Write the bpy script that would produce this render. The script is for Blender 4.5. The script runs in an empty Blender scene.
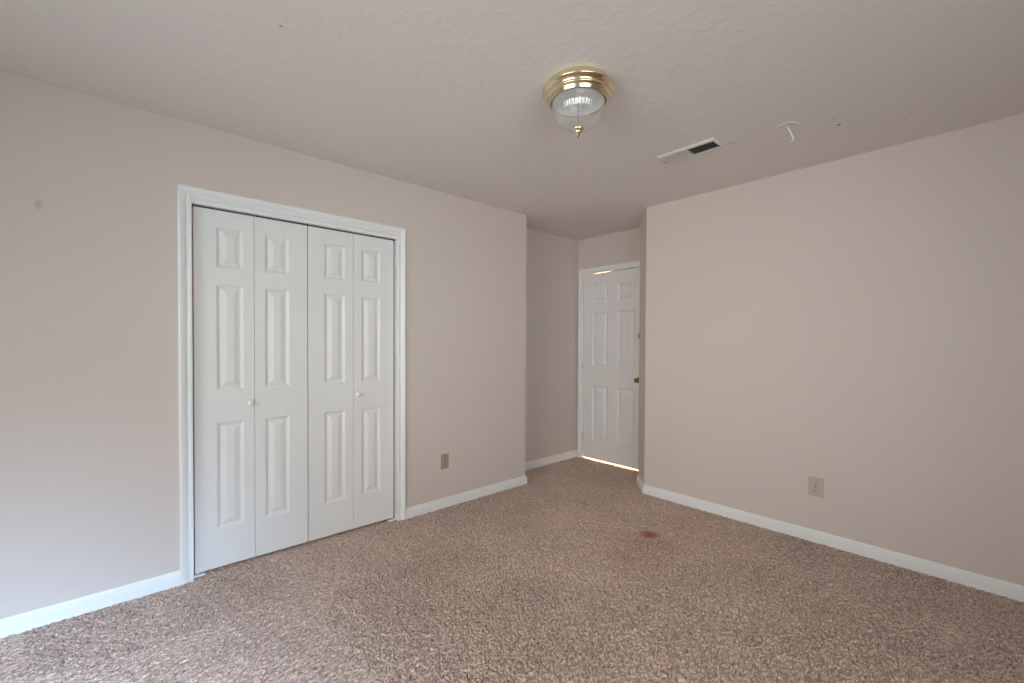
import bpy, bmesh, math, random
import numpy as np
from mathutils import Vector, Matrix

random.seed(4)
S = bpy.context.scene
COL = S.collection
PI = math.pi

# ------------------------------------------------------------------ camera
EYE = 1.2808
YAW, PITCH, ROLL, FPX, CY = 0.8338, -0.0146, 0.0045, 441.01, 349.70
cam_data = bpy.data.cameras.new('camera')
cam_data.sensor_width = 36.0
cam_data.lens = FPX / 1024 * 36.0
cam_data.shift_y = (CY - 341.5) / 1024
cam_data.clip_start = 0.02
cam = bpy.data.objects.new('camera', cam_data)
COL.objects.link(cam)
fw = Vector((math.cos(YAW), math.sin(YAW), 0)) * math.cos(PITCH) + Vector((0, 0, math.sin(PITCH)))
rt = Vector((math.sin(YAW), -math.cos(YAW), 0))
up = rt.cross(fw)
cr, sr = math.cos(ROLL), math.sin(ROLL)
rt2 = rt * cr + up * sr
up2 = up * cr - rt * sr
cam.matrix_world = Matrix(((rt2.x, up2.x, -fw.x, 0), (rt2.y, up2.y, -fw.y, 0), (rt2.z, up2.z, -fw.z, EYE), (0, 0, 0, 1)))
S.camera = cam

# ------------------------------------------------------------------ exposure, sky, daylight
S.view_settings.view_transform = 'Standard'
S.view_settings.look = 'None'
S.view_settings.exposure = 0.0
S.view_settings.gamma = 1.0
S.view_settings.use_curve_mapping = False
try:
    S.cycles.use_denoising = True
    S.cycles.max_bounces = 14
    S.cycles.diffuse_bounces = 10
    S.cycles.sample_clamp_indirect = 6.0
except Exception:
    pass

world = bpy.data.worlds.new('daylight')
S.world = world
world.use_nodes = True
wn = world.node_tree
wn.nodes['Background'].inputs[0].default_value = (0.75, 0.85, 1.0, 1)
wn.nodes['Background'].inputs[1].default_value = 0.3


def area_light(name, loc, direction, sx, sy, power, color):
    l = bpy.data.lights.new(name, 'AREA')
    l.shape = 'RECTANGLE'
    l.size, l.size_y = sx, sy
    l.energy = power
    l.color = color
    o = bpy.data.objects.new(name, l)
    COL.objects.link(o)
    o.location = loc
    o.rotation_euler = Vector(direction).to_track_quat('-Z', 'Y').to_euler()
    return o


H = 2.44
YL, XR = 2.885, 3.377            # planes of the closet wall and of the blank wall
XC = 2.788                       # end of the closet wall
YA, XD = 3.198, 3.905            # alcove wall and door wall
XB, YB = -1.70, -2.00            # the two walls behind the camera
W1 = (-0.25, 1.85, 0.75, 2.10)    # window in the wall at XB: y0 y1 z0 z1
W2 = (-1.20, 1.00, 0.75, 2.10)    # window in the wall at YB: x0 x1 z0 z1

LIGHTS = [  # window, aim, spread in degrees, power, colour
    (1, (1, 0, -0.7), 180, 28.5, (0.67, 0.95, 1.00)),
    (1, (1, 0.2, 0), 70, 9.9, (1.00, 0.90, 0.84)),
    (2, (0.5, 1, 0), 90, 22.4, (0.87, 0.98, 1.00)),
    (2, (-0.18, 1, -0.46), 31, 27.5, (0.42, 0.67, 1.00)),
    (1, (0.6, 0.3, -1.0), 140, 9.0, (1.00, 0.56, 0.39)),
]
for (wi, aim, spread, power, color) in LIGHTS:
    w = W1 if wi == 1 else W2
    a, z = (w[0] + w[1]) / 2, (w[2] + w[3]) / 2
    pos = (XB + 0.05, a, z) if wi == 1 else (a, YB + 0.05, z)
    lo = area_light('daylight', pos, aim, w[1] - w[0] - 0.1, w[3] - w[2] - 0.1, power, color)
    lo.data.spread = math.radians(spread)

# ------------------------------------------------------------------ materials


def new_mat(name):
    m = bpy.data.materials.new(name)
    m.use_nodes = True
    nt = m.node_tree
    b = nt.nodes['Principled BSDF']
    return m, nt, b


def lin(r, g, b):
    def f(c):
        c /= 255.0
        return c / 12.92 if c <= 0.04045 else ((c + 0.055) / 1.055) ** 2.4
    return (f(r), f(g), f(b), 1)


def N(nt, kind, **kw):
    n = nt.nodes.new(kind)
    for k, v in kw.items():
        setattr(n, k, v)
    return n


def paint(name, color, rough=0.6, scale=120, bump=0.12, dist=0.001, vary=0.03, spec=0.35, metal=0.0, detail=3):
    m, nt, b = new_mat(name)
    tc = N(nt, 'ShaderNodeTexCoord')
    n1 = N(nt, 'ShaderNodeTexNoise')
    n1.inputs['Scale'].default_value = 2.3
    n1.inputs['Detail'].default_value = 4
    nt.links.new(tc.outputs['Object'], n1.inputs['Vector'])
    mix = N(nt, 'ShaderNodeMixRGB')
    mix.inputs[1].default_value = tuple(c * (1 - vary) for c in color[:3]) + (1,)
    mix.inputs[2].default_value = tuple(min(1, c * (1 + vary)) for c in color[:3]) + (1,)
    nt.links.new(n1.outputs['Fac'], mix.inputs[0])
    nt.links.new(mix.outputs[0], b.inputs['Base Color'])
    b.inputs['Roughness'].default_value = rough
    b.inputs['Metallic'].default_value = metal
    b.inputs['Specular IOR Level'].default_value = spec
    if bump:
        n2 = N(nt, 'ShaderNodeTexNoise')
        n2.inputs['Scale'].default_value = scale
        n2.inputs['Detail'].default_value = detail
        nt.links.new(tc.outputs['Object'], n2.inputs['Vector'])
        bp = N(nt, 'ShaderNodeBump')
        bp.inputs['Strength'].default_value = bump
        bp.inputs['Distance'].default_value = dist
        nt.links.new(n2.outputs['Fac'], bp.inputs['Height'])
        nt.links.new(bp.outputs[0], b.inputs['Normal'])
    return m


def spots(nt, tc_out, pts, base_socket, color, soft=0.3, noise=0.35):
    """Blend small marks (x, y, z, rx, ry, rz, strength) over a colour: stains that belong to the surface."""
    nz = N(nt, 'ShaderNodeTexNoise')
    nz.inputs['Scale'].default_value = 38
    nt.links.new(tc_out, nz.inputs['Vector'])
    out = base_socket
    for (x, y, z, rx, ry, rz, st) in pts:
        mp = N(nt, 'ShaderNodeMapping')
        mp.vector_type = 'POINT'
        mp.inputs['Scale'].default_value = (1 / rx, 1 / ry, 1 / rz)
        mp.inputs['Location'].default_value = (-x / rx, -y / ry, -z / rz)
        nt.links.new(tc_out, mp.inputs['Vector'])
        ln = N(nt, 'ShaderNodeVectorMath', operation='LENGTH')
        nt.links.new(mp.outputs[0], ln.inputs[0])
        ad = N(nt, 'ShaderNodeMath', operation='MULTIPLY_ADD')
        nt.links.new(nz.outputs['Fac'], ad.inputs[0])
        ad.inputs[1].default_value = noise * 2
        ad.inputs[2].default_value = -noise
        sm = N(nt, 'ShaderNodeMath', operation='ADD')
        nt.links.new(ln.outputs['Value'], sm.inputs[0])
        nt.links.new(ad.outputs[0], sm.inputs[1])
        mr = N(nt, 'ShaderNodeMapRange')
        mr.inputs['From Min'].default_value = 1.0 + soft
        mr.inputs['From Max'].default_value = 1.0 - soft
        mr.inputs['To Min'].default_value = 0
        mr.inputs['To Max'].default_value = st
        nt.links.new(sm.outputs[0], mr.inputs['Value'])
        mx = N(nt, 'ShaderNodeMixRGB')
        nt.links.new(mr.outputs[0], mx.inputs[0])
        nt.links.new(out, mx.inputs[1])
        mx.inputs[2].default_value = color
        out = mx.outputs[0]
    return out


WALL_C = (0.615, 0.54, 0.497, 1)
CEIL_C = (0.755, 0.715, 0.685, 1)
TRIM_C = (0.79, 0.79, 0.79, 1)
DOOR_C = (0.76, 0.75, 0.745, 1)

M_wall = paint('wall_paint', WALL_C, rough=0.75, scale=160, bump=0.10, dist=0.0012, vary=0.012, spec=0.2)
M_trim = paint('trim_paint', TRIM_C, rough=0.38, scale=60, bump=0.03, vary=0.01, spec=0.4)
M_door = paint('door_paint', DOOR_C, rough=0.45, scale=90, bump=0.04, vary=0.01, spec=0.35)
M_dark = paint('closet_dark_metal', (0.05, 0.05, 0.05, 1), rough=0.5, bump=0, metal=0.6)
M_plastic = paint('almond_plastic', (0.34, 0.30, 0.225, 1), rough=0.4, bump=0, vary=0.02)
M_slot = paint('outlet_slot', (0.035, 0.03, 0.025, 1), rough=0.6, bump=0)
M_hinge = paint('painted_hinge', (0.66, 0.655, 0.65, 1), rough=0.4, bump=0.05)
M_oldbrass = paint('aged_brass', (0.30, 0.20, 0.07, 1), rough=0.32, bump=0.05, metal=1.0)
M_latch = paint('dark_bronze', (0.05, 0.04, 0.03, 1), rough=0.4, bump=0, metal=0.8)
M_ventw = paint('vent_white_enamel', (0.66, 0.64, 0.62, 1), rough=0.4, bump=0.02)
M_ventd = paint('vent_duct_dark', (0.06, 0.062, 0.06, 1), rough=0.8, bump=0)
M_white = paint('white_enamel', (0.78, 0.77, 0.76, 1), rough=0.35, bump=0)
M_bulb = paint('frosted_bulb', (0.80, 0.84, 0.90, 1), rough=0.35, bump=0)
M_socket = paint('porcelain_socket', (0.72, 0.70, 0.66, 1), rough=0.5, bump=0)
M_hall = paint('hall_paint', (0.78, 0.70, 0.60, 1), rough=0.8, bump=0)

# polished brass
M_brass, nt, b = new_mat('polished_brass')
b.inputs['Base Color'].default_value = (0.80, 0.69, 0.46, 1)
b.inputs['Metallic'].default_value = 1
b.inputs['Roughness'].default_value = 0.16
nz = N(nt, 'ShaderNodeTexNoise')
nz.inputs['Scale'].default_value = 40
mr = N(nt, 'ShaderNodeMapRange')
mr.inputs['To Min'].default_value = 0.12
mr.inputs['To Max'].default_value = 0.22
nt.links.new(nz.outputs['Fac'], mr.inputs['Value'])
nt.links.new(mr.outputs[0], b.inputs['Roughness'])

# ribbed glass: clear pressed glass
M_glass, nt, b = new_mat('ribbed_glass')
nt.nodes.remove(b)
tr = N(nt, 'ShaderNodeBsdfTransparent')
tr.inputs['Color'].default_value = (0.985, 0.985, 0.98, 1)
gl = N(nt, 'ShaderNodeBsdfGlossy')
gl.inputs['Color'].default_value = (1, 1, 1, 1)
gl.inputs['Roughness'].default_value = 0.08
lw = N(nt, 'ShaderNodeLayerWeight')
pw = N(nt, 'ShaderNodeMath', operation='POWER')
nt.links.new(lw.outputs['Facing'], pw.inputs[0])
pw.inputs[1].default_value = 2.5
fr = N(nt, 'ShaderNodeMath', operation='MULTIPLY_ADD')
nt.links.new(pw.outputs[0], fr.inputs[0])
fr.inputs[1].default_value = 0.50
fr.inputs[2].default_value = 0.07
mx = N(nt, 'ShaderNodeMixShader')
nt.links.new(fr.outputs[0], mx.inputs[0])
tl = N(nt, 'ShaderNodeBsdfTranslucent')
tl.inputs['Color'].default_value = (0.90, 0.90, 0.90, 1)
df = N(nt, 'ShaderNodeBsdfDiffuse')
df.inputs['Color'].default_value = (0.85, 0.85, 0.85, 1)
m1 = N(nt, 'ShaderNodeMixShader')
m1.inputs[0].default_value = 0.5
nt.links.new(tl.outputs[0], m1.inputs[1])
nt.links.new(df.outputs[0], m1.inputs[2])
m2 = N(nt, 'ShaderNodeMixShader')
m2.inputs[0].default_value = 0.15
nt.links.new(tr.outputs[0], m2.inputs[1])
nt.links.new(m1.outputs[0], m2.inputs[2])
nt.links.new(m2.outputs[0], mx.inputs[1])
nt.links.new(gl.outputs[0], mx.inputs[2])
nt.links.new(mx.outputs[0], nt.nodes['Material Output'].inputs['Surface'])

M_pane, nt, b = new_mat('window_glass')
b.inputs['Base Color'].default_value = (1, 1, 1, 1)
b.inputs['Transmission Weight'].default_value = 1.0
b.inputs['Roughness'].default_value = 0.0
b.inputs['IOR'].default_value = 1.1

# ceiling: knockdown texture with a few specks
M_ceil, nt, b = new_mat('ceiling_texture')
tc = N(nt, 'ShaderNodeTexCoord')
rgb = N(nt, 'ShaderNodeRGB')
rgb.outputs[0].default_value = CEIL_C
col = spots(nt, tc.outputs['Object'], [
    (2.846, 0.580, H, .010, .010, .5, .8), (2.75, 0.586, H, .005, .005, .5, .6),
    (2.998, 0.33, H, .006, .006, .5, .35), (2.95, 0.31, H, .006, .006, .5, .3),
    (0.467, 1.784, H, .005, .005, .5, .7), (2.65, 1.05, H, .012, .025, .5, .2)],
    rgb.outputs[0], (0.10, 0.085, 0.075, 1), soft=0.35)
nt.links.new(col, b.inputs['Base Color'])
b.inputs['Roughness'].default_value = 0.85
b.inputs['Specular IOR Level'].default_value = 0.15
n1 = N(nt, 'ShaderNodeTexNoise')
n1.inputs['Scale'].default_value = 24
n1.inputs['Detail'].default_value = 3
nt.links.new(tc.outputs['Object'], n1.inputs['Vector'])
r1 = N(nt, 'ShaderNodeMapRange', interpolation_type='SMOOTHSTEP')
r1.inputs['From Min'].default_value = 0.45
r1.inputs['From Max'].default_value = 0.62
nt.links.new(n1.outputs['Fac'], r1.inputs['Value'])
bp = N(nt, 'ShaderNodeBump')
bp.inputs['Strength'].default_value = 0.16
bp.inputs['Distance'].default_value = 0.003
nt.links.new(r1.outputs[0], bp.inputs['Height'])
nt.links.new(bp.outputs[0], b.inputs['Normal'])

# left wall: same paint with a spackle smudge near the left end
M_wall_mark, nt, b = new_mat('wall_paint_with_smudge')
tc = N(nt, 'ShaderNodeTexCoord')
rgb = N(nt, 'ShaderNodeRGB')
rgb.outputs[0].default_value = WALL_C
col = spots(nt, tc.outputs['Object'], [(-0.239, YL, 1.890, .011, .3, .022, .30), (-0.169, YL, 2.125, .016, .3, .012, .07)],
            rgb.outputs[0], (0.22, 0.19, 0.18, 1), soft=0.4)
nt.links.new(col, b.inputs['Base Color'])
b.inputs['Roughness'].default_value = 0.75
b.inputs['Specular IOR Level'].default_value = 0.2
n2 = N(nt, 'ShaderNodeTexNoise')
n2.inputs['Scale'].default_value = 160
nt.links.new(tc.outputs['Object'], n2.inputs['Vector'])
bp = N(nt, 'ShaderNodeBump')
bp.inputs['Strength'].default_value = 0.10
bp.inputs['Distance'].default_value = 0.0012
nt.links.new(n2.outputs['Fac'], bp.inputs['Height'])
nt.links.new(bp.outputs[0], b.inputs['Normal'])

# carpet: twisted cut pile
CARPET = (0.61, 0.465, 0.395, 1)
M_carpet, nt, b = new_mat('carpet_pile')
tc = N(nt, 'ShaderNodeTexCoord')
P = tc.outputs['Object']
warp = N(nt, 'ShaderNodeTexNoise')
warp.inputs['Scale'].default_value = 30
nt.links.new(P, warp.inputs['Vector'])
wv = N(nt, 'ShaderNodeVectorMath', operation='SCALE')
wv.inputs['Scale'].default_value = 0.05
nt.links.new(warp.outputs['Color'], wv.inputs[0])
wa = N(nt, 'ShaderNodeVectorMath', operation='ADD')
nt.links.new(P, wa.inputs[0])
nt.links.new(wv.outputs[0], wa.inputs[1])
tuft = N(nt, 'ShaderNodeTexVoronoi', feature='F1')
tuft.inputs['Scale'].default_value = 180
nt.links.new(wa.outputs[0], tuft.inputs['Vector'])
big = N(nt, 'ShaderNodeTexNoise')
big.inputs['Scale'].default_value = 3.0
big.inputs['Detail'].default_value = 5
nt.links.new(P, big.inputs['Vector'])
# yarn colour: every tuft a little different, plus broad wear
cell = N(nt, 'ShaderNodeSeparateColor')
nt.links.new(tuft.outputs['Color'], cell.inputs[0])
ramp = N(nt, 'ShaderNodeValToRGB')
ramp.color_ramp.elements[0].position = 0.0
ramp.color_ramp.elements[0].color = tuple(c * 0.58 for c in CARPET[:3]) + (1,)
ramp.color_ramp.elements[1].position = 1.0
ramp.color_ramp.elements[1].color = tuple(c * 1.42 for c in CARPET[:3]) + (1,)
nt.links.new(cell.outputs[0], ramp.inputs[0])
wear = N(nt, 'ShaderNodeMapRange')
wear.inputs['From Min'].default_value = 0.3
wear.inputs['From Max'].default_value = 0.7
wear.inputs['To Min'].default_value = 0.93
wear.inputs['To Max'].default_value = 1.07
nt.links.new(big.outputs['Fac'], wear.inputs['Value'])
mul = N(nt, 'ShaderNodeVectorMath', operation='SCALE')
nt.links.new(ramp.outputs[0], mul.inputs[0])
nt.links.new(wear.outputs[0], mul.inputs['Scale'])
col = spots(nt, P, [(2.672, 1.560, 0, .058, .056, .5, .75), (2.256, 1.455, 0, .045, .035, .5, .25), (2.45, 1.46, 0, .24, .17, .5, .18)],
            mul.outputs[0], (0.33, 0.105, 0.082, 1), soft=0.35, noise=0.18)
nt.links.new(col, b.inputs['Base Color'])
b.inputs['Roughness'].default_value = 0.95
b.inputs['Specular IOR Level'].default_value = 0.1

# ------------------------------------------------------------------ helpers


def obj(name, bm, mat, parent=None, smooth=False, loc=None):
    bmesh.ops.recalc_face_normals(bm, faces=bm.faces)
    me = bpy.data.meshes.new(name)
    bm.to_mesh(me)
    bm.free()
    me.materials.append(mat)
    if smooth:
        for p in me.polygons:
            p.use_smooth = True
    o = bpy.data.objects.new(name, me)
    COL.objects.link(o)
    if loc is not None:
        o.location = loc
    if parent is not None:
        o.parent = parent
    return o


def empty(name, loc, rotz=0.0):
    o = bpy.data.objects.new(name, None)
    o.empty_display_size = 0.1
    COL.objects.link(o)
    o.location = loc
    o.rotation_euler = (0, 0, rotz)
    return o


def tag(o, label, cat, group=None):
    o['label'] = label
    o['category'] = cat
    if group:
        o['group'] = group
    return o


def struct(o, label, cat):
    o['kind'] = 'structure'
    return tag(o, label, cat)


def part_label(o, label):
    o['label'] = label
    return o


def box(bm, x0, x1, y0, y1, z0, z1, bevel=0.0, segs=2):
    r = bmesh.ops.create_cube(bm, size=1.0)
    vs = r['verts']
    bmesh.ops.scale(bm, vec=(x1 - x0, y1 - y0, z1 - z0), verts=vs)
    bmesh.ops.translate(bm, vec=((x0 + x1) / 2, (y0 + y1) / 2, (z0 + z1) / 2), verts=vs)
    if bevel:
        es = list({e for v in vs for e in v.link_edges})
        bmesh.ops.bevel(bm, geom=es, offset=bevel, segments=segs, affect='EDGES', profile=0.5)


def prism(bm, pts, z0, z1):
    lo = [bm.verts.new((x, y, z0)) for x, y in pts]
    hi = [bm.verts.new((x, y, z1)) for x, y in pts]
    bm.faces.new(lo)
    bm.faces.new(hi)
    n = len(pts)
    for i in range(n):
        bm.faces.new((lo[i], lo[(i + 1) % n], hi[(i + 1) % n], hi[i]))


def lathe(bm, prof, segs=64, center=(0, 0, 0), flute=None):
    """prof: (r, z) from top to bottom; flute(r, z, angle) may change the radius."""
    rings = []
    for (r, z) in prof:
        if r < 1e-6:
            rings.append([bm.verts.new((center[0], center[1], center[2] + z))])
            continue
        ring = []
        for k in range(segs):
            a = 2 * PI * k / segs
            rr = r if flute is None else flute(r, z, a)
            ring.append(bm.verts.new((center[0] + rr * math.cos(a), center[1] + rr * math.sin(a), center[2] + z)))
        rings.append(ring)
    for A, B in zip(rings, rings[1:]):
        if len(A) == 1 and len(B) == 1:
            continue
        for k in range(segs):
            k2 = (k + 1) % segs
            if len(A) == 1:
                bm.faces.new((A[0], B[k], B[k2]))
            elif len(B) == 1:
                bm.faces.new((A[k], A[k2], B[0]))
            else:
                bm.faces.new((A[k], A[k2], B[k2], B[k]))


def sweep(bm, path, profile, mapf=lambda u, v, d: (u, v, d)):
    """Mitred sweep. path: (u, v) points; profile: (offset to the LEFT of the path, d) closed polygon."""
    P = [Vector(p) for p in path]
    n = len(P)
    rows = []
    for i in range(n):
        if i > 0:
            a = (P[i] - P[i - 1]).normalized()
            na = Vector((-a.y, a.x))
        if i < n - 1:
            c = (P[i + 1] - P[i]).normalized()
            nc = Vector((-c.y, c.x))
        if i == 0:
            m = nc
        elif i == n - 1:
            m = na
        else:
            m = (na + nc) / (1 + na.dot(nc))
        rows.append([bm.verts.new(mapf(P[i].x + m.x * o, P[i].y + m.y * o, d)) for (o, d) in profile])
    k = len(profile)
    for A, B in zip(rows, rows[1:]):
        for j in range(k):
            bm.faces.new((A[j], A[(j + 1) % k], B[(j + 1) % k], B[j]))
    bm.faces.new(rows[0])
    bm.faces.new(rows[-1])


def tube(bm, pts, r, segs=10):
    pts = [Vector(p) for p in pts]
    rows = []
    ref = Vector((0.31, 0.87, 0.38)).normalized()
    for i, p in enumerate(pts):
        t = (pts[min(i + 1, len(pts) - 1)] - pts[max(i - 1, 0)]).normalized()
        s = t.cross(ref).normalized()
        q = t.cross(s)
        rr = r[i] if isinstance(r, (list, tuple)) else r
        rows.append([bm.verts.new(p + (s * math.cos(2 * PI * k / segs) + q * math.sin(2 * PI * k / segs)) * rr) for k in range(segs)])
    for A, B in zip(rows, rows[1:]):
        for k in range(segs):
            bm.faces.new((A[k], A[(k + 1) % segs], B[(k + 1) % segs], B[k]))
    bm.faces.new(rows[0])
    bm.faces.new(rows[-1])


def panel_leaf(bm, w, z0, z1, t, panels, prof, top_drop=0.0):
    """A moulded slab. Local: x across 0..w, face at y = 0 looking to -y, back at y = t.
    panels: (x0, x1, za, zb); prof: (inset, depth) rings from the panel's outer edge inward."""
    xs = sorted({0.0, w} | {p[0] for p in panels} | {p[1] for p in panels})
    zs = sorted({z0, z1} | {p[2] for p in panels} | {p[3] for p in panels})
    cache = {}

    def zt(x, z):
        return z - top_drop * (x / w) if z == z1 else z

    def V(x, z):
        k = (round(x, 5), round(z, 5))
        if k not in cache:
            cache[k] = bm.verts.new((x, 0, zt(x, z)))
        return cache[k]
    for i in range(len(xs) - 1):
        for j in range(len(zs) - 1):
            a, c, d, e = xs[i], xs[i + 1], zs[j], zs[j + 1]
            hole = any(a >= p[0] - 1e-6 and c <= p[1] + 1e-6 and d >= p[2] - 1e-6 and e <= p[3] + 1e-6 for p in panels)
            if not hole:
                bm.faces.new((V(a, d), V(c, d), V(c, e), V(a, e)))
    for (a, c, d, e) in panels:
        last = [V(a, d), V(c, d), V(c, e), V(a, e)]
        for (ins, dep) in prof:
            ring = [bm.verts.new(q) for q in ((a + ins, dep, d + ins), (c - ins, dep, d + ins), (c - ins, dep, e - ins), (a + ins, dep, e - ins))]
            for k in range(4):
                bm.faces.new((last[k], last[(k + 1) % 4], ring[(k + 1) % 4], ring[k]))
            last = ring
        bm.faces.new(last)
    # sides and back
    border = []
    for x in xs:
        border.append(V(x, z0))
    for z in zs[1:]:
        border.append(V(w, z))
    for x in reversed(xs[:-1]):
        border.append(V(x, z1))
    for z in reversed(zs[1:-1]):
        border.append(V(0, z))
    back = [bm.verts.new((v.co.x, t, v.co.z)) for v in border]
    n = len(border)
    for k in range(n):
        bm.faces.new((border[k], border[(k + 1) % n], back[(k + 1) % n], back[k]))
    bm.faces.new(back)


# ------------------------------------------------------------------ shell
T = 0.115
CX0, CX1, CZ = 0.318, 1.512, 2.043        # closet clear opening
JT = 0.018                                # jamb board thickness
DY0, DY1, DZ = 2.345, 3.117, 2.050        # bedroom door clear opening
YE = 2.210                                # wall between the slanted corner and the door wall

# floor: a slab whose top is the pile itself, real tufts 6 mm apart where the room is seen
def carpet_floor():
    rng = np.random.default_rng(11)
    x0, x1, y0, y1, st = -0.8, 3.93, -0.55, 3.22, PILE_STEP
    nx, ny = int((x1 - x0) / st) + 1, int((y1 - y0) / st) + 1
    gx, gy = np.meshgrid(np.linspace(x0, x1, nx), np.linspace(y0, y1, ny))
    gx = gx + rng.uniform(-0.35, 0.35, gx.shape) * st
    gy = gy + rng.uniform(-0.35, 0.35, gx.shape) * st
    h = rng.random(gx.shape)
    # the pile leans: heights run together along the lay of the yarn
    lay = np.radians(np.interp(0.75 * gx - 0.66 * gy, [0.2, 1.8], [28.0, -24.0]))
    lay = lay + 0.25 * np.sin(gx * 3.1 + 1.0) * np.sin(gy * 2.7)
    jj, ii = np.meshgrid(np.arange(ny), np.arange(nx), indexing='ij')
    lic = np.zeros_like(h)
    taps = 4
    for t in range(taps):
        o = (t - (taps - 1) / 2) * 1.15
        lic += h[np.clip(np.rint(jj + o * np.sin(lay)).astype(int), 0, ny - 1), np.clip(np.rint(ii + o * np.cos(lay)).astype(int), 0, nx - 1)]
    lic = (lic / taps - 0.5) * math.sqrt(taps)
    v = 0.62 * lic + 0.42 * (h - 0.5)
    gz = np.where(v > 0, 0.0045 * np.tanh(4.5 * v), PILE_H * v) - 0.0012      # even tips, deep gaps between them
    gz[0, :] = gz[-1, :] = gz[:, 0] = gz[:, -1] = -0.012
    co = np.stack([gx, gy, gz], -1).reshape(-1, 3)
    k = np.arange(nx * ny).reshape(ny, nx)
    q = np.stack([k[:-1, :-1], k[:-1, 1:], k[1:, 1:], k[1:, :-1]], -1).reshape(-1, 4)
    n = len(co)
    X0, X1, Y0, Y1 = XB - T, 5.4, YB - T, 4.0
    box_co = np.array([(x, y, z) for z in (-0.06, -0.03) for (x, y) in ((X0, Y0), (X1, Y0), (X1, Y1), (X0, Y1))]
                      + [(x, y, -0.011) for (xa, xb, ya, yb) in FRINGE(X0, X1, Y0, Y1, x0, x1, y0, y1) for (x, y) in ((xa, ya), (xb, ya), (xb, yb), (xa, yb))])
    box_q = np.array([(0, 3, 2, 1), (4, 5, 6, 7), (0, 1, 5, 4), (1, 2, 6, 5), (2, 3, 7, 6), (3, 0, 4, 7)]
                     + [(8 + 4 * i, 9 + 4 * i, 10 + 4 * i, 11 + 4 * i) for i in range(4)]) + n
    co = np.concatenate([co, box_co])
    q = np.concatenate([q, box_q]).astype(np.int32)
    me = bpy.data.meshes.new('floor')
    me.vertices.add(len(co))
    me.vertices.foreach_set('co', co.astype(np.float32).ravel())
    me.loops.add(q.size)
    me.loops.foreach_set('vertex_index', q.ravel())
    me.polygons.add(len(q))
    me.polygons.foreach_set('loop_start', np.arange(0, q.size, 4, dtype=np.int32))
    me.update(calc_edges=True)
    me.validate()
    me.materials.append(M_carpet)
    o = bpy.data.objects.new('floor', me)
    COL.objects.link(o)
    return o


PILE_STEP, PILE_H = 0.0035, 0.030


def FRINGE(X0, X1, Y0, Y1, x0, x1, y0, y1):
    return [(X0, X1, Y0, y0), (X0, X1, y1, Y1), (X0, x0, y0, y1), (x1, X1, y0, y1)]


struct(carpet_floor(), 'brown beige cut pile carpet covering the whole bedroom floor, with a small red stain', 'carpet')

bm = bmesh.new()
box(bm, XB - T, 5.4, YB - T, 4.0, H, H + 0.06)
struct(obj('ceiling', bm, M_ceil), 'off-white textured ceiling carrying the brass lamp and the air vent', 'ceiling')

bm = bmesh.new()
box(bm, XB - T, CX0 - JT, YL, YL + T, 0, H)
box(bm, CX1 + JT, XC, YL, YL + T, 0, H)
box(bm, CX0 - JT, CX1 + JT, YL, YL + T, CZ + JT, H)
box(bm, XC - T, XC, YL + T, YA + T, 0, H)
bmesh.ops.remove_doubles(bm, verts=bm.verts, dist=1e-5)
struct(obj('wall_left', bm, M_wall_mark), 'beige wall on the left that holds the white closet doors', 'wall')

bm = bmesh.new()
box(bm, XC, XD + T, YA, YA + T, 0, H)
struct(obj('wall_alcove', bm, M_wall), 'beige recessed alcove wall just left of the paneled bedroom door', 'wall')

bm = bmesh.new()
box(bm, XD, XD + T, YE - 0.11, DY0 - JT, 0, H)
box(bm, XD, XD + T, DY1 + JT, YA, 0, H)
box(bm, XD, XD + T, DY0 - JT, DY1 + JT, DZ + JT, H)
struct(obj('wall_back', bm, M_wall), 'beige end wall of the alcove around and above the bedroom door', 'wall')

bm = bmesh.new()
prism(bm, [(XR, YB), (XR, 2.024), (XR + T, 1.958), (XR + T, YB)], 0, H)
struct(obj('wall_right', bm, M_wall), 'long blank beige wall on the right with one outlet low down', 'wall')

bm = bmesh.new()
prism(bm, [(XR, 2.024), (3.581, YE), (XD, YE), (XD, YE - 0.11), (3.63, YE - 0.11), (XR + T, 1.958)], 0, H)
struct(obj('wall_corner', bm, M_wall), 'narrow slanted wall face between the right wall and the bedroom door', 'wall')

# walls behind the camera with the two windows the daylight comes from
bm = bmesh.new()
box(bm, XB - T, XB, YB - T, W1[0], 0, H)
box(bm, XB - T, XB, W1[1], YL, 0, H)
box(bm, XB - T, XB, W1[0], W1[1], 0, W1[2])
box(bm, XB - T, XB, W1[0], W1[1], W1[3], H)
struct(obj('wall_window', bm, M_wall), 'beige wall behind the camera with a window facing the right wall', 'wall')
bm = bmesh.new()
box(bm, XB, W2[0], YB - T, YB, 0, H)
box(bm, W2[1], XR + T, YB - T, YB, 0, H)
box(bm, W2[0], W2[1], YB - T, YB, 0, W2[2])
box(bm, W2[0], W2[1], YB - T, YB, W2[3], H)
struct(obj('wall_front', bm, M_wall), 'beige wall behind the camera with a window facing the closet', 'wall')


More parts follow.
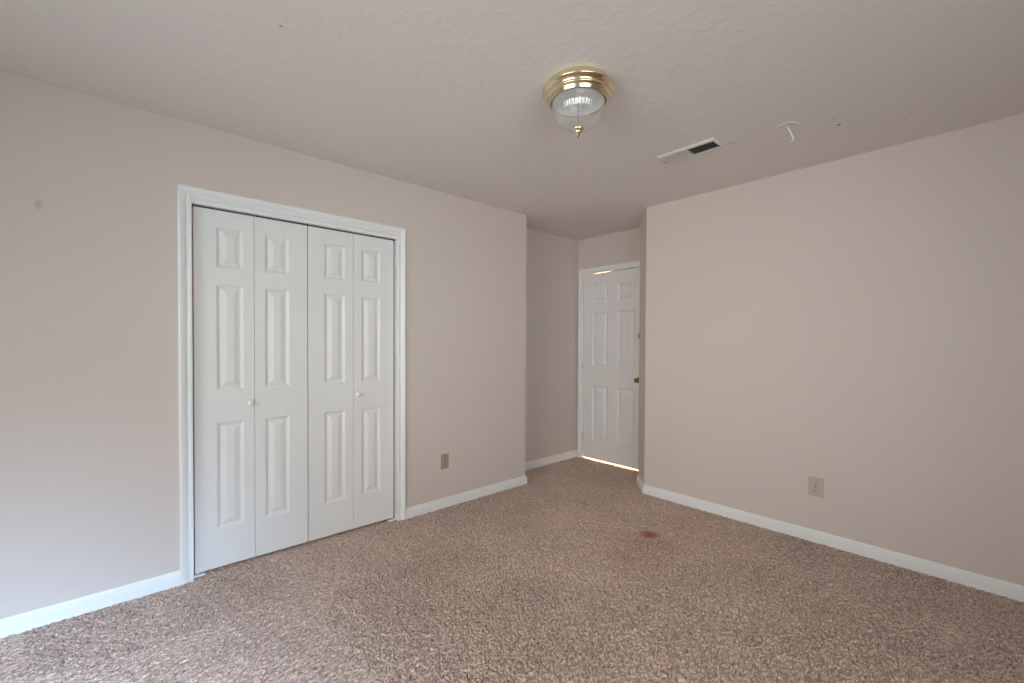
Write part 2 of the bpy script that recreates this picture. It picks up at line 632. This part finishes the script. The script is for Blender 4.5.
def window(name, a0, a1, z0, z1, mapf, label):
    root = empty(name, mapf(a0, 0.0, z0))
    struct(root, label, 'window')
    inv = Matrix.Translation(-Vector(root.location))
    f = bmesh.new()
    fr = 0.045
    for (p, q, r, s) in ((a0, a1, z0, z0 + fr), (a0, a1, z1 - fr, z1), (a0, a0 + fr, z0 + fr, z1 - fr), (a1 - fr, a1, z0 + fr, z1 - fr),
                         (a0 + fr, a1 - fr, (z0 + z1) / 2 - 0.02, (z0 + z1) / 2 + 0.02)):
        c1, c2 = mapf(p, 0.06, r), mapf(q, 0.10, s)
        box(f, min(c1[0], c2[0]), max(c1[0], c2[0]), min(c1[1], c2[1]), max(c1[1], c2[1]), r, s)
    bmesh.ops.transform(f, matrix=inv, verts=f.verts)
    obj('window_frame', f, M_trim, root)
    g = bmesh.new()
    c1, c2 = mapf(a0 + 0.02, 0.078, z0 + 0.02), mapf(a1 - 0.02, 0.082, z1 - 0.02)
    box(g, min(c1[0], c2[0]), max(c1[0], c2[0]), min(c1[1], c2[1]), max(c1[1], c2[1]), z0 + 0.02, z1 - 0.02)
    bmesh.ops.transform(g, matrix=inv, verts=g.verts)
    obj('pane', g, M_pane, root)


window('window_1', W1[0], W1[1], W1[2], W1[3], lambda a, d, z: (XB - d, a, z), 'white framed window behind the camera, facing the right wall')
window('window_2', W2[0], W2[1], W2[2], W2[3], lambda a, d, z: (a, YB - d, z), 'white framed window behind the camera, facing the closet')

# closet interior
bm = bmesh.new()
box(bm, 0.02, XC - T, 3.62, 3.70, 0, H)
box(bm, 0.02, 0.10, YL + T, 3.62, 0, H)
struct(obj('wall_closet', bm, M_wall), 'inside walls of the closet behind the white folding doors', 'wall')

# hallway behind the bedroom door
bm = bmesh.new()
box(bm, 5.2, 5.3, 1.7, 3.9, 0, H)
box(bm, XD + T, 5.2, 3.8, 3.9, 0, H)
box(bm, XD + T, 5.2, 1.7, 1.8, 0, H)
struct(obj('wall_hall', bm, M_hall), 'hallway walls glimpsed as light around the bedroom door', 'wall')

# baseboards
BASE = [(0, -0.012), (0.014, -0.012), (0.014, 0.047), (0.0105, 0.050), (0.0105, 0.055), (0.0125, 0.056), (0.0115, 0.060), (0.0065, 0.063), (0.0055, 0.067), (0.006, 0.070), (0.0035, 0.075), (0, 0.076)]


def baseboard(name, path, label):
    bm = bmesh.new()
    sweep(bm, path, BASE)
    struct(obj(name, bm, M_trim), label, 'baseboard')


baseboard('baseboard_left', [(0.258, YL), (XB, YL)], 'white baseboard left of the closet doors')
baseboard('baseboard_alcove', [(XD, YA), (XC, YA), (XC, YL), (1.572, YL)], 'white baseboard right of the closet running round into the alcove')
baseboard('baseboard_right', [(XR, YB), (XR, 2.024), (3.581, YE), (XD, YE)], 'white baseboard along the right wall and its slanted corner')
baseboard('baseboard_window', [(XB, YL - 0.013), (XB, YB)], 'white baseboard behind the camera under the first window')
baseboard('baseboard_front', [(XB + 0.013, YB), (XR - 0.013, YB)], 'white baseboard behind the camera under the second window')

# casings
CAS = [(0, 0), (0, 0.009), (0.004, 0.011), (0.012, 0.011), (0.017, 0.006), (0.023, 0.006), (0.030, 0.012), (0.042, 0.017), (0.052, 0.019), (0.057, 0.016), (0.060, 0.012), (0.060, 0)]


def casing(name, path, mapf, jamb, label):
    bm = bmesh.new()
    sweep(bm, path, CAS, mapf)
    jamb(bm)
    struct(obj(name, bm, M_trim), label, 'door trim')


def closet_jamb(bm):
    box(bm, CX0 - JT, CX0, YL, YL + T, 0, CZ)
    box(bm, CX1, CX1 + JT, YL, YL + T, 0, CZ)
    box(bm, CX0, CX1, YL, YL + T, CZ - 0.024, CZ + JT)


casing('trim_1', [(CX0, 0), (CX0, CZ), (CX1, CZ), (CX1, 0)], lambda u, v, d: (u, YL - d, v), closet_jamb, 'white moulded casing framing the closet doors')


def door_jamb(bm):
    box(bm, XD, XD + T, DY0 - JT, DY0, 0, DZ)
    box(bm, XD, XD + T, DY1, DY1 + JT, 0, DZ)
    box(bm, XD, XD + T, DY0 - JT, DY1 + JT, DZ, DZ + JT)
    # stops
    box(bm, XD + 0.040, XD + 0.075, DY0 + 0.011, 2.79, DZ - 0.017, DZ)
    box(bm, XD + 0.040, XD + 0.075, 2.985, DY1 - 0.011, DZ - 0.017, DZ)
    box(bm, XD + 0.040, XD + 0.075, DY0, DY0 + 0.011, 0, DZ)
    box(bm, XD + 0.040, XD + 0.075, DY1 - 0.011, DY1, 0, DZ)


casing('trim_2', [(DY0 - 0.003, 0), (DY0 - 0.003, DZ), (DY1 + 0.003, DZ), (DY1 + 0.003, 0)], lambda u, v, d: (XD - d, u, v), door_jamb,
       'white casing framing the bedroom door in the alcove')

# closet top track
bm = bmesh.new()
box(bm, CX0, CX1, YL + 0.034, YL + 0.038, CZ - 0.032, CZ - 0.024)
box(bm, CX0, CX1, YL + 0.060, YL + 0.064, CZ - 0.032, CZ - 0.024)
box(bm, CX0, CX1, YL + 0.038, YL + 0.060, CZ - 0.028, CZ - 0.024)
struct(obj('trim_3', bm, M_dark), 'dark metal track above the closet doors', 'door track')

# ------------------------------------------------------------------ closet bifold doors
LY = YL + 0.030
LZ0, LZ1 = 0.021, 2.010
PROF = [(0.003, 0.0012), (0.015, 0.0095), (0.021, 0.0098), (0.046, 0.0015), (0.048, 0.0008)]
PZ = [(0.236, 0.831), (1.011, 1.600), (1.694, 1.920)]
LEAVES = [(0.3280, 0.6155, 0.4300, 0.5630), (0.6175, 0.9100, 0.6715, 0.8060), (0.9150, 1.2035, 1.0140, 1.1485), (1.2055, 1.4960, 1.2615, 1.3965)]


def closet_knob(parent, x, z):
    bm = bmesh.new()
    lathe(bm, [(0.0, 0.0), (0.011, 0.0), (0.0095, 0.007), (0.010, 0.011), (0.017, 0.015), (0.0205, 0.021), (0.0195, 0.027), (0.0135, 0.032), (0.0, 0.0345)], 32)
    bmesh.ops.rotate(bm, cent=(0, 0, 0), matrix=Matrix.Rotation(PI / 2, 3, 'X'), verts=bm.verts)
    return part_label(obj('knob', bm, M_white, parent, True, (x, 0, z)), 'small round white knob')


for i, pair in enumerate((LEAVES[:2], LEAVES[2:])):
    x0 = pair[0][0]
    d = empty('door_%d' % (i + 1), (x0, LY, 0))
    struct(d, ('left pair of white paneled bifold closet doors' if i == 0 else 'right pair of white paneled bifold closet doors, nearer the outlet'), 'closet door')
    for (a, c, pa, pb) in pair:
        bm = bmesh.new()
        panel_leaf(bm, c - a, LZ0, LZ1, 0.028, [(pa - a, pb - a, z0, z1) for z0, z1 in PZ], PROF)
        obj('door_leaf', bm, M_door, d, False, (a - x0, 0, 0))
    hb = bmesh.new()
    seam = (pair[0][1] + pair[1][0]) / 2 - x0
    for z in (0.25, 1.0, 1.80):
        box(hb, seam - 0.02, seam + 0.02, 0.0285, 0.030, z - 0.03, z + 0.03)
    obj('hinge', hb, M_hinge, d)
    if i == 0:
        closet_knob(d, 0.591 - x0, 0.930)
    else:
        closet_knob(d, 1.231 - x0, 0.932)

# floor brackets at both jambs
for k, (xa, sgn, lab) in enumerate(((CX0, 1, 'small white metal floor bracket at the left foot of the closet opening'),
                                    (CX1, -1, 'small white metal floor bracket at the right foot of the closet opening'))):
    bm = bmesh.new()
    a, c = sorted((xa + sgn * 0.0005, xa + sgn * 0.055))
    box(bm, a, c, YL + 0.022, YL + 0.052, 0.0, 0.010, 0.002)
    a, c = sorted((xa + sgn * 0.0005, xa + sgn * 0.0035))
    box(bm, a, c, YL + 0.022, YL + 0.052, 0.010, 0.031)
    a, c = sorted((xa + sgn * 0.020, xa + sgn * 0.028))
    box(bm, a, c, YL + 0.034, YL + 0.042, 0.010, 0.030)
    tag(obj('floor_bracket', bm, M_white), lab, 'bracket', 'closet door floor brackets')

# ------------------------------------------------------------------ bedroom door
SW = 0.762
d3 = empty('door_3', (XD + 0.002, 3.112, 0))
struct(d3, 'white six-panel bedroom door with brass knob at the end of the alcove', 'door')
bm = bmesh.new()
DP = [(0.216, 0.822), (1.022, 1.626), (1.730, 1.930)]
pan = [(xa, xb, za, zb) for (xa, xb) in ((0.116, 0.323), (0.440, 0.648)) for (za, zb) in DP]
panel_leaf(bm, SW, 0.015, 2.041, 0.035, pan, [(0.004, 0.0015), (0.018, 0.0115), (0.026, 0.012), (0.052, 0.003), (0.055, 0.002)], top_drop=-0.0045)
slab = obj('door_slab', bm, M_door, d3)
slab.rotation_euler = (0, 0, -PI / 2)
bm = bmesh.new()
lathe(bm, [(0.0, 0), (0.030, 0), (0.030, 0.004), (0.025, 0.009), (0.012, 0.012), (0.010, 0.026), (0.013, 0.030), (0.022, 0.036), (0.0250, 0.045), (0.0235, 0.054), (0.016, 0.060), (0.0, 0.062)], 40)
bmesh.ops.rotate(bm, cent=(0, 0, 0), matrix=Matrix.Rotation(-PI / 2, 3, 'Y'), verts=bm.verts)
part_label(obj('door_knob', bm, M_oldbrass, d3, True, (0, -(SW - 0.062), 0.917)), 'round brass knob')
bm = bmesh.new()
box(bm, -0.010, 0.0, -0.014, 0.014, -0.026, 0.026, 0.002)
tube(bm, [(-0.012, 0, 0.03), (-0.018, 0, 0.022), (-0.020, 0, -0.005), (-0.013, 0, -0.018), (-0.012, 0, -0.03)], 0.006)
part_label(obj('latch', bm, M_latch, d3, False, (0, -(SW - 0.052), 1.362)), 'small dark latch above the knob')
for z in (0.25, 1.02, 1.80):
    bm = bmesh.new()
    lathe(bm, [(0, 0.047), (0.004, 0.046), (0.0065, 0.043), (0.0065, 0.0145), (0.0058, 0.0140), (0.0065, 0.0135), (0.0065, -0.0135), (0.0058, -0.014), (0.0065, -0.0145), (0.0065, -0.043), (0.004, -0.046), (0, -0.047)], 16)
    obj('hinge', bm, M_hinge, d3, True, (-0.008, 0.0025, z))

# threshold under the door and the hallway lamp
bm = bmesh.new()
box(bm, XD + 0.027, XD + T, DY0 + 0.001, DY1 - 0.001, -0.011, -0.005, 0.001)
struct(obj('trim_4', bm, M_hall), 'pale threshold strip under the bedroom door, lit from the hallway', 'threshold')
hl = bpy.data.lights.new('hall_lamp', 'POINT')
hl.energy = 330
hl.color = (1.0, 0.70, 0.42)
hl.shadow_soft_size = 0.12
ho = bpy.data.objects.new('hall_lamp', hl)
COL.objects.link(ho)
ho.location = (4.75, 2.75, 0.55)

# ------------------------------------------------------------------ ceiling lamp
LX, LYY = 1.556, 1.280
lamp = empty('ceiling_lamp', (LX, LYY, H))
tag(lamp, 'flush ceiling lamp with polished brass canopy and clear ribbed glass dome', 'ceiling lamp')
bm = bmesh.new()
lathe(bm, [(0.0, 0.0), (0.135, 0.0), (0.142, -0.006), (0.152, -0.022), (0.158, -0.029), (0.1605, -0.033), (0.160, -0.037), (0.157, -0.0395), (0.153, -0.041),
           (0.148, -0.0455), (0.1435, -0.052), (0.1425, -0.056), (0.1435, -0.059), (0.142, -0.062), (0.138, -0.064), (0.134, -0.070), (0.1315, -0.077),
           (0.1305, -0.082), (0.128, -0.0845), (0.125, -0.084), (0.123, -0.078), (0.1225, -0.040), (0.118, -0.024), (0.0, -0.022)], 96)
part_label(obj('canopy', bm, M_brass, lamp, True), 'stepped polished brass canopy')
bm = bmesh.new()
lathe(bm, [(0.0, -0.0245), (0.106, -0.0265), (0.1135, -0.038), (0.1145, -0.080), (0.1155, -0.080), (0.1147, -0.036), (0.108, -0.0255), (0.0, -0.0235)], 64)
part_label(obj('reflector', bm, M_socket, lamp, True), 'white reflector pan')
# glass dome with vertical ribs, thick wall
NR = 60
dome = []
for k in range(19):
    a = k / 18 * (PI / 2 - 0.10)
    dome.append((0.1205 * math.cos(a) ** 0.86, -0.070 - 0.131 * math.sin(a)))


def flute_out(r, z, a):
    return r + 0.0005 * math.cos(NR * a) * min(1, r / 0.05)


prof_out = dome
prof_in = [(max(0.006, r - 0.0035), z + 0.0028) for r, z in dome]
bm = bmesh.new()
lathe(bm, prof_out + prof_in[::-1] + [prof_out[0]], NR * 6, flute=lambda r, z, a: flute_out(r, z, a))
bmesh.ops.remove_doubles(bm, verts=bm.verts, dist=1e-6)
part_label(obj('glass_shade', bm, M_glass, lamp, True), 'clear ribbed glass dome')
bm = bmesh.new()
lathe(bm, [(0.0, -0.188), (0.016, -0.190), (0.029, -0.196), (0.031, -0.201), (0.027, -0.206), (0.019, -0.2085), (0.0185, -0.212), (0.015, -0.217), (0.009, -0.226), (0.004, -0.235), (0.0, -0.239)], 40)
part_label(obj('finial', bm, M_brass, lamp, True), 'pointed brass finial')
bm = bmesh.new()
tube(bm, [(0, 0, -0.02), (0, 0, -0.19)], 0.0018)
obj('center_rod', bm, M_oldbrass, lamp, True)
for ang in (0.83, 0.83 + PI):
    ca, sa = math.cos(ang), math.sin(ang)
    bm = bmesh.new()
    tube(bm, [(ca * 0.022, sa * 0.022, -0.055), (ca * 0.048, sa * 0.048, -0.055)], 0.0165, 20)
    obj('bulb_socket', bm, M_socket, lamp, True)
    bm = bmesh.new()
    lathe(bm, [(0.0, 0.0), (0.012, 0.0), (0.013, 0.010), (0.019, 0.022), (0.026, 0.034), (0.0275, 0.044), (0.024, 0.056), (0.014, 0.065), (0.0, 0.068)], 28)
    bmesh.ops.rotate(bm, cent=(0, 0, 0), matrix=Matrix.Rotation(PI / 2, 3, 'Y'), verts=bm.verts)
    bmesh.ops.rotate(bm, cent=(0, 0, 0), matrix=Matrix.Rotation(ang, 3, 'Z'), verts=bm.verts)
    bmesh.ops.translate(bm, vec=(ca * 0.045, sa * 0.045, -0.055), verts=bm.verts)
    part_label(obj('bulb', bm, M_bulb, lamp, True), 'frosted white bulb')

# ------------------------------------------------------------------ ceiling vent
VX, VY = 2.580, 1.262
vent = empty('ceiling_vent', (VX, VY, H))
tag(vent, 'white metal air vent in the ceiling between lamp and hook, half its louvers dark', 'air vent')
vw, vl = 0.150, 0.350
bm = bmesh.new()
# raised bevelled frame: outer rim against the ceiling, inner rim lower
ox, oy, ix, iy, dz = vw / 2, vl / 2, vw / 2 - 0.022, vl / 2 - 0.012, -0.012
rings = []
for (hx, hy, z) in ((ox, oy, 0.0), (ox, oy, -0.003), (ox - 0.006, oy - 0.006, -0.010), (ix + 0.004, iy + 0.004, dz), (ix, iy, dz), (ix, iy, 0.0)):
    rings.append([bm.verts.new(q) for q in ((-hx, -hy, z), (hx, -hy, z), (hx, hy, z), (-hx, hy, z))])
rings.append(rings[0])
for A, B in zip(rings, rings[1:]):
    for k in range(4):
        bm.faces.new((A[k], A[(k + 1) % 4], B[(k + 1) % 4], B[k]))
obj('vent_frame', bm, M_ventw, vent)
bm = bmesh.new()
box(bm, -ix, ix, -iy, iy, -0.0025, -0.0005)
part_label(obj('duct_opening', bm, M_ventd, vent), 'dark duct opening')
bm = bmesh.new()
box(bm, -ix, ix, -0.006, 0.006, -0.0125, -0.003)
obj('divider', bm, M_ventw, vent)
for k in range(20):
    side = 1 if k < 10 else -1
    y = side * (0.015 + (k % 10) * 0.0155)
    bm = bmesh.new()
    w = 0.0075
    ang = -side * math.radians(44)
    dy, dzz = w * math.cos(ang), w * math.sin(ang)
    pr = [(y - dy, -0.0075 - dzz), (y + dy, -0.0075 + dzz), (y + dy, -0.0067 + dzz), (y - dy, -0.0067 - dzz)]
    lo = [bm.verts.new((-ix, q[0], q[1])) for q in pr]
    hi = [bm.verts.new((ix, q[0], q[1])) for q in pr]
    bm.faces.new(lo)
    bm.faces.new(hi)
    for q in range(4):
        bm.faces.new((lo[q], lo[(q + 1) % 4], hi[(q + 1) % 4], hi[q]))
    obj('louver', bm, M_ventw, vent)
for sy in (-1, 1):
    bm = bmesh.new()
    lathe(bm, [(0.0, -0.0105), (0.0045, -0.0110), (0.004, -0.0135), (0.0, -0.0145)], 14)
    obj('screw', bm, M_latch, vent, True, (0.0 + 0.02, sy * (vl / 2 - 0.006), -0.001))

# ------------------------------------------------------------------ ceiling hook
hook = empty('ceiling_hook', (2.668, 0.768, H))
tag(hook, 'small white swag hook on a round plate in the ceiling near the right wall', 'hook')
bm = bmesh.new()
lathe(bm, [(0, 0), (0.052, 0.0), (0.056, -0.002), (0.053, -0.0045), (0.046, -0.005), (0.040, -0.0035), (0.012, -0.0035), (0.008, -0.006), (0, -0.0065)], 40)
obj('hook_plate', bm, M_ceil, hook, False)
bm = bmesh.new()
pts = [(0, 0, -0.003), (0.010, -0.009, -0.026), (0.019, -0.017, -0.048), (0.0225, -0.0205, -0.058), (0.0225, -0.0205, -0.067), (0.019, -0.017, -0.077), (0.013, -0.012, -0.085)]
tube(bm, pts, 0.0042)
obj('hook_arm', bm, M_white, hook, True)

# ------------------------------------------------------------------ wall outlets


def outlet(loc, rotz, label, mat, hw=0.036, hh=0.0585):
    r = empty('wall_outlet', loc, rotz)
    tag(r, label, 'outlet', 'electrical outlets')
    bm = bmesh.new()
    box(bm, -hw, hw, -0.0055, 0.0, -hh, hh, 0.0022, 3)
    obj('cover_plate', bm, mat, r)
    for z in (0.0195, -0.0195):
        bm = bmesh.new()
        pts = []
        for k in range(32):
            a = 2 * PI * k / 32
            pts.append((0.0172 * math.cos(a), max(-0.0142, min(0.0142, 0.0172 * math.sin(a)))))
        lo = [bm.verts.new((x, -0.005, z + y)) for x, y in pts]
        hi = [bm.verts.new((x, -0.0078, z + y)) for x, y in pts]
        bm.faces.new(lo)
        bm.faces.new(hi)
        for k in range(32):
            bm.faces.new((lo[k], lo[(k + 1) % 32], hi[(k + 1) % 32], hi[k]))
        f = obj('receptacle', bm, mat, r)
        s = bmesh.new()
        box(s, -0.0078, -0.0052, -0.0081, -0.0076, z - 0.001, z + 0.0085)
        box(s, 0.0052, 0.0078, -0.0081, -0.0076, z + 0.0005, z + 0.0075)
        box(s, -0.0028, 0.0028, -0.0081, -0.0076, z - 0.0105, z - 0.0055)
        obj('slots', s, M_slot, f)
    bm = bmesh.new()
    lathe(bm, [(0, 0), (0.0034, 0), (0.003, 0.0012), (0, 0.0016)], 14)
    bmesh.ops.rotate(bm, cent=(0, 0, 0), matrix=Matrix.Rotation(PI / 2, 3, 'X'), verts=bm.verts)
    obj('screw', bm, M_latch, r, True, (0, -0.0055, 0))
    return r


M_plastic2 = paint('ivory_plastic', (0.47, 0.415, 0.34, 1), rough=0.4, bump=0, vary=0.02)
outlet((1.914, YL, 0.3585), 0.0, 'tan duplex outlet on the left wall between closet and alcove corner', M_plastic)
outlet((XR, 0.781, 0.359), -PI / 2, 'tan duplex outlet low on the long right wall', M_plastic2, 0.0425, 0.062)
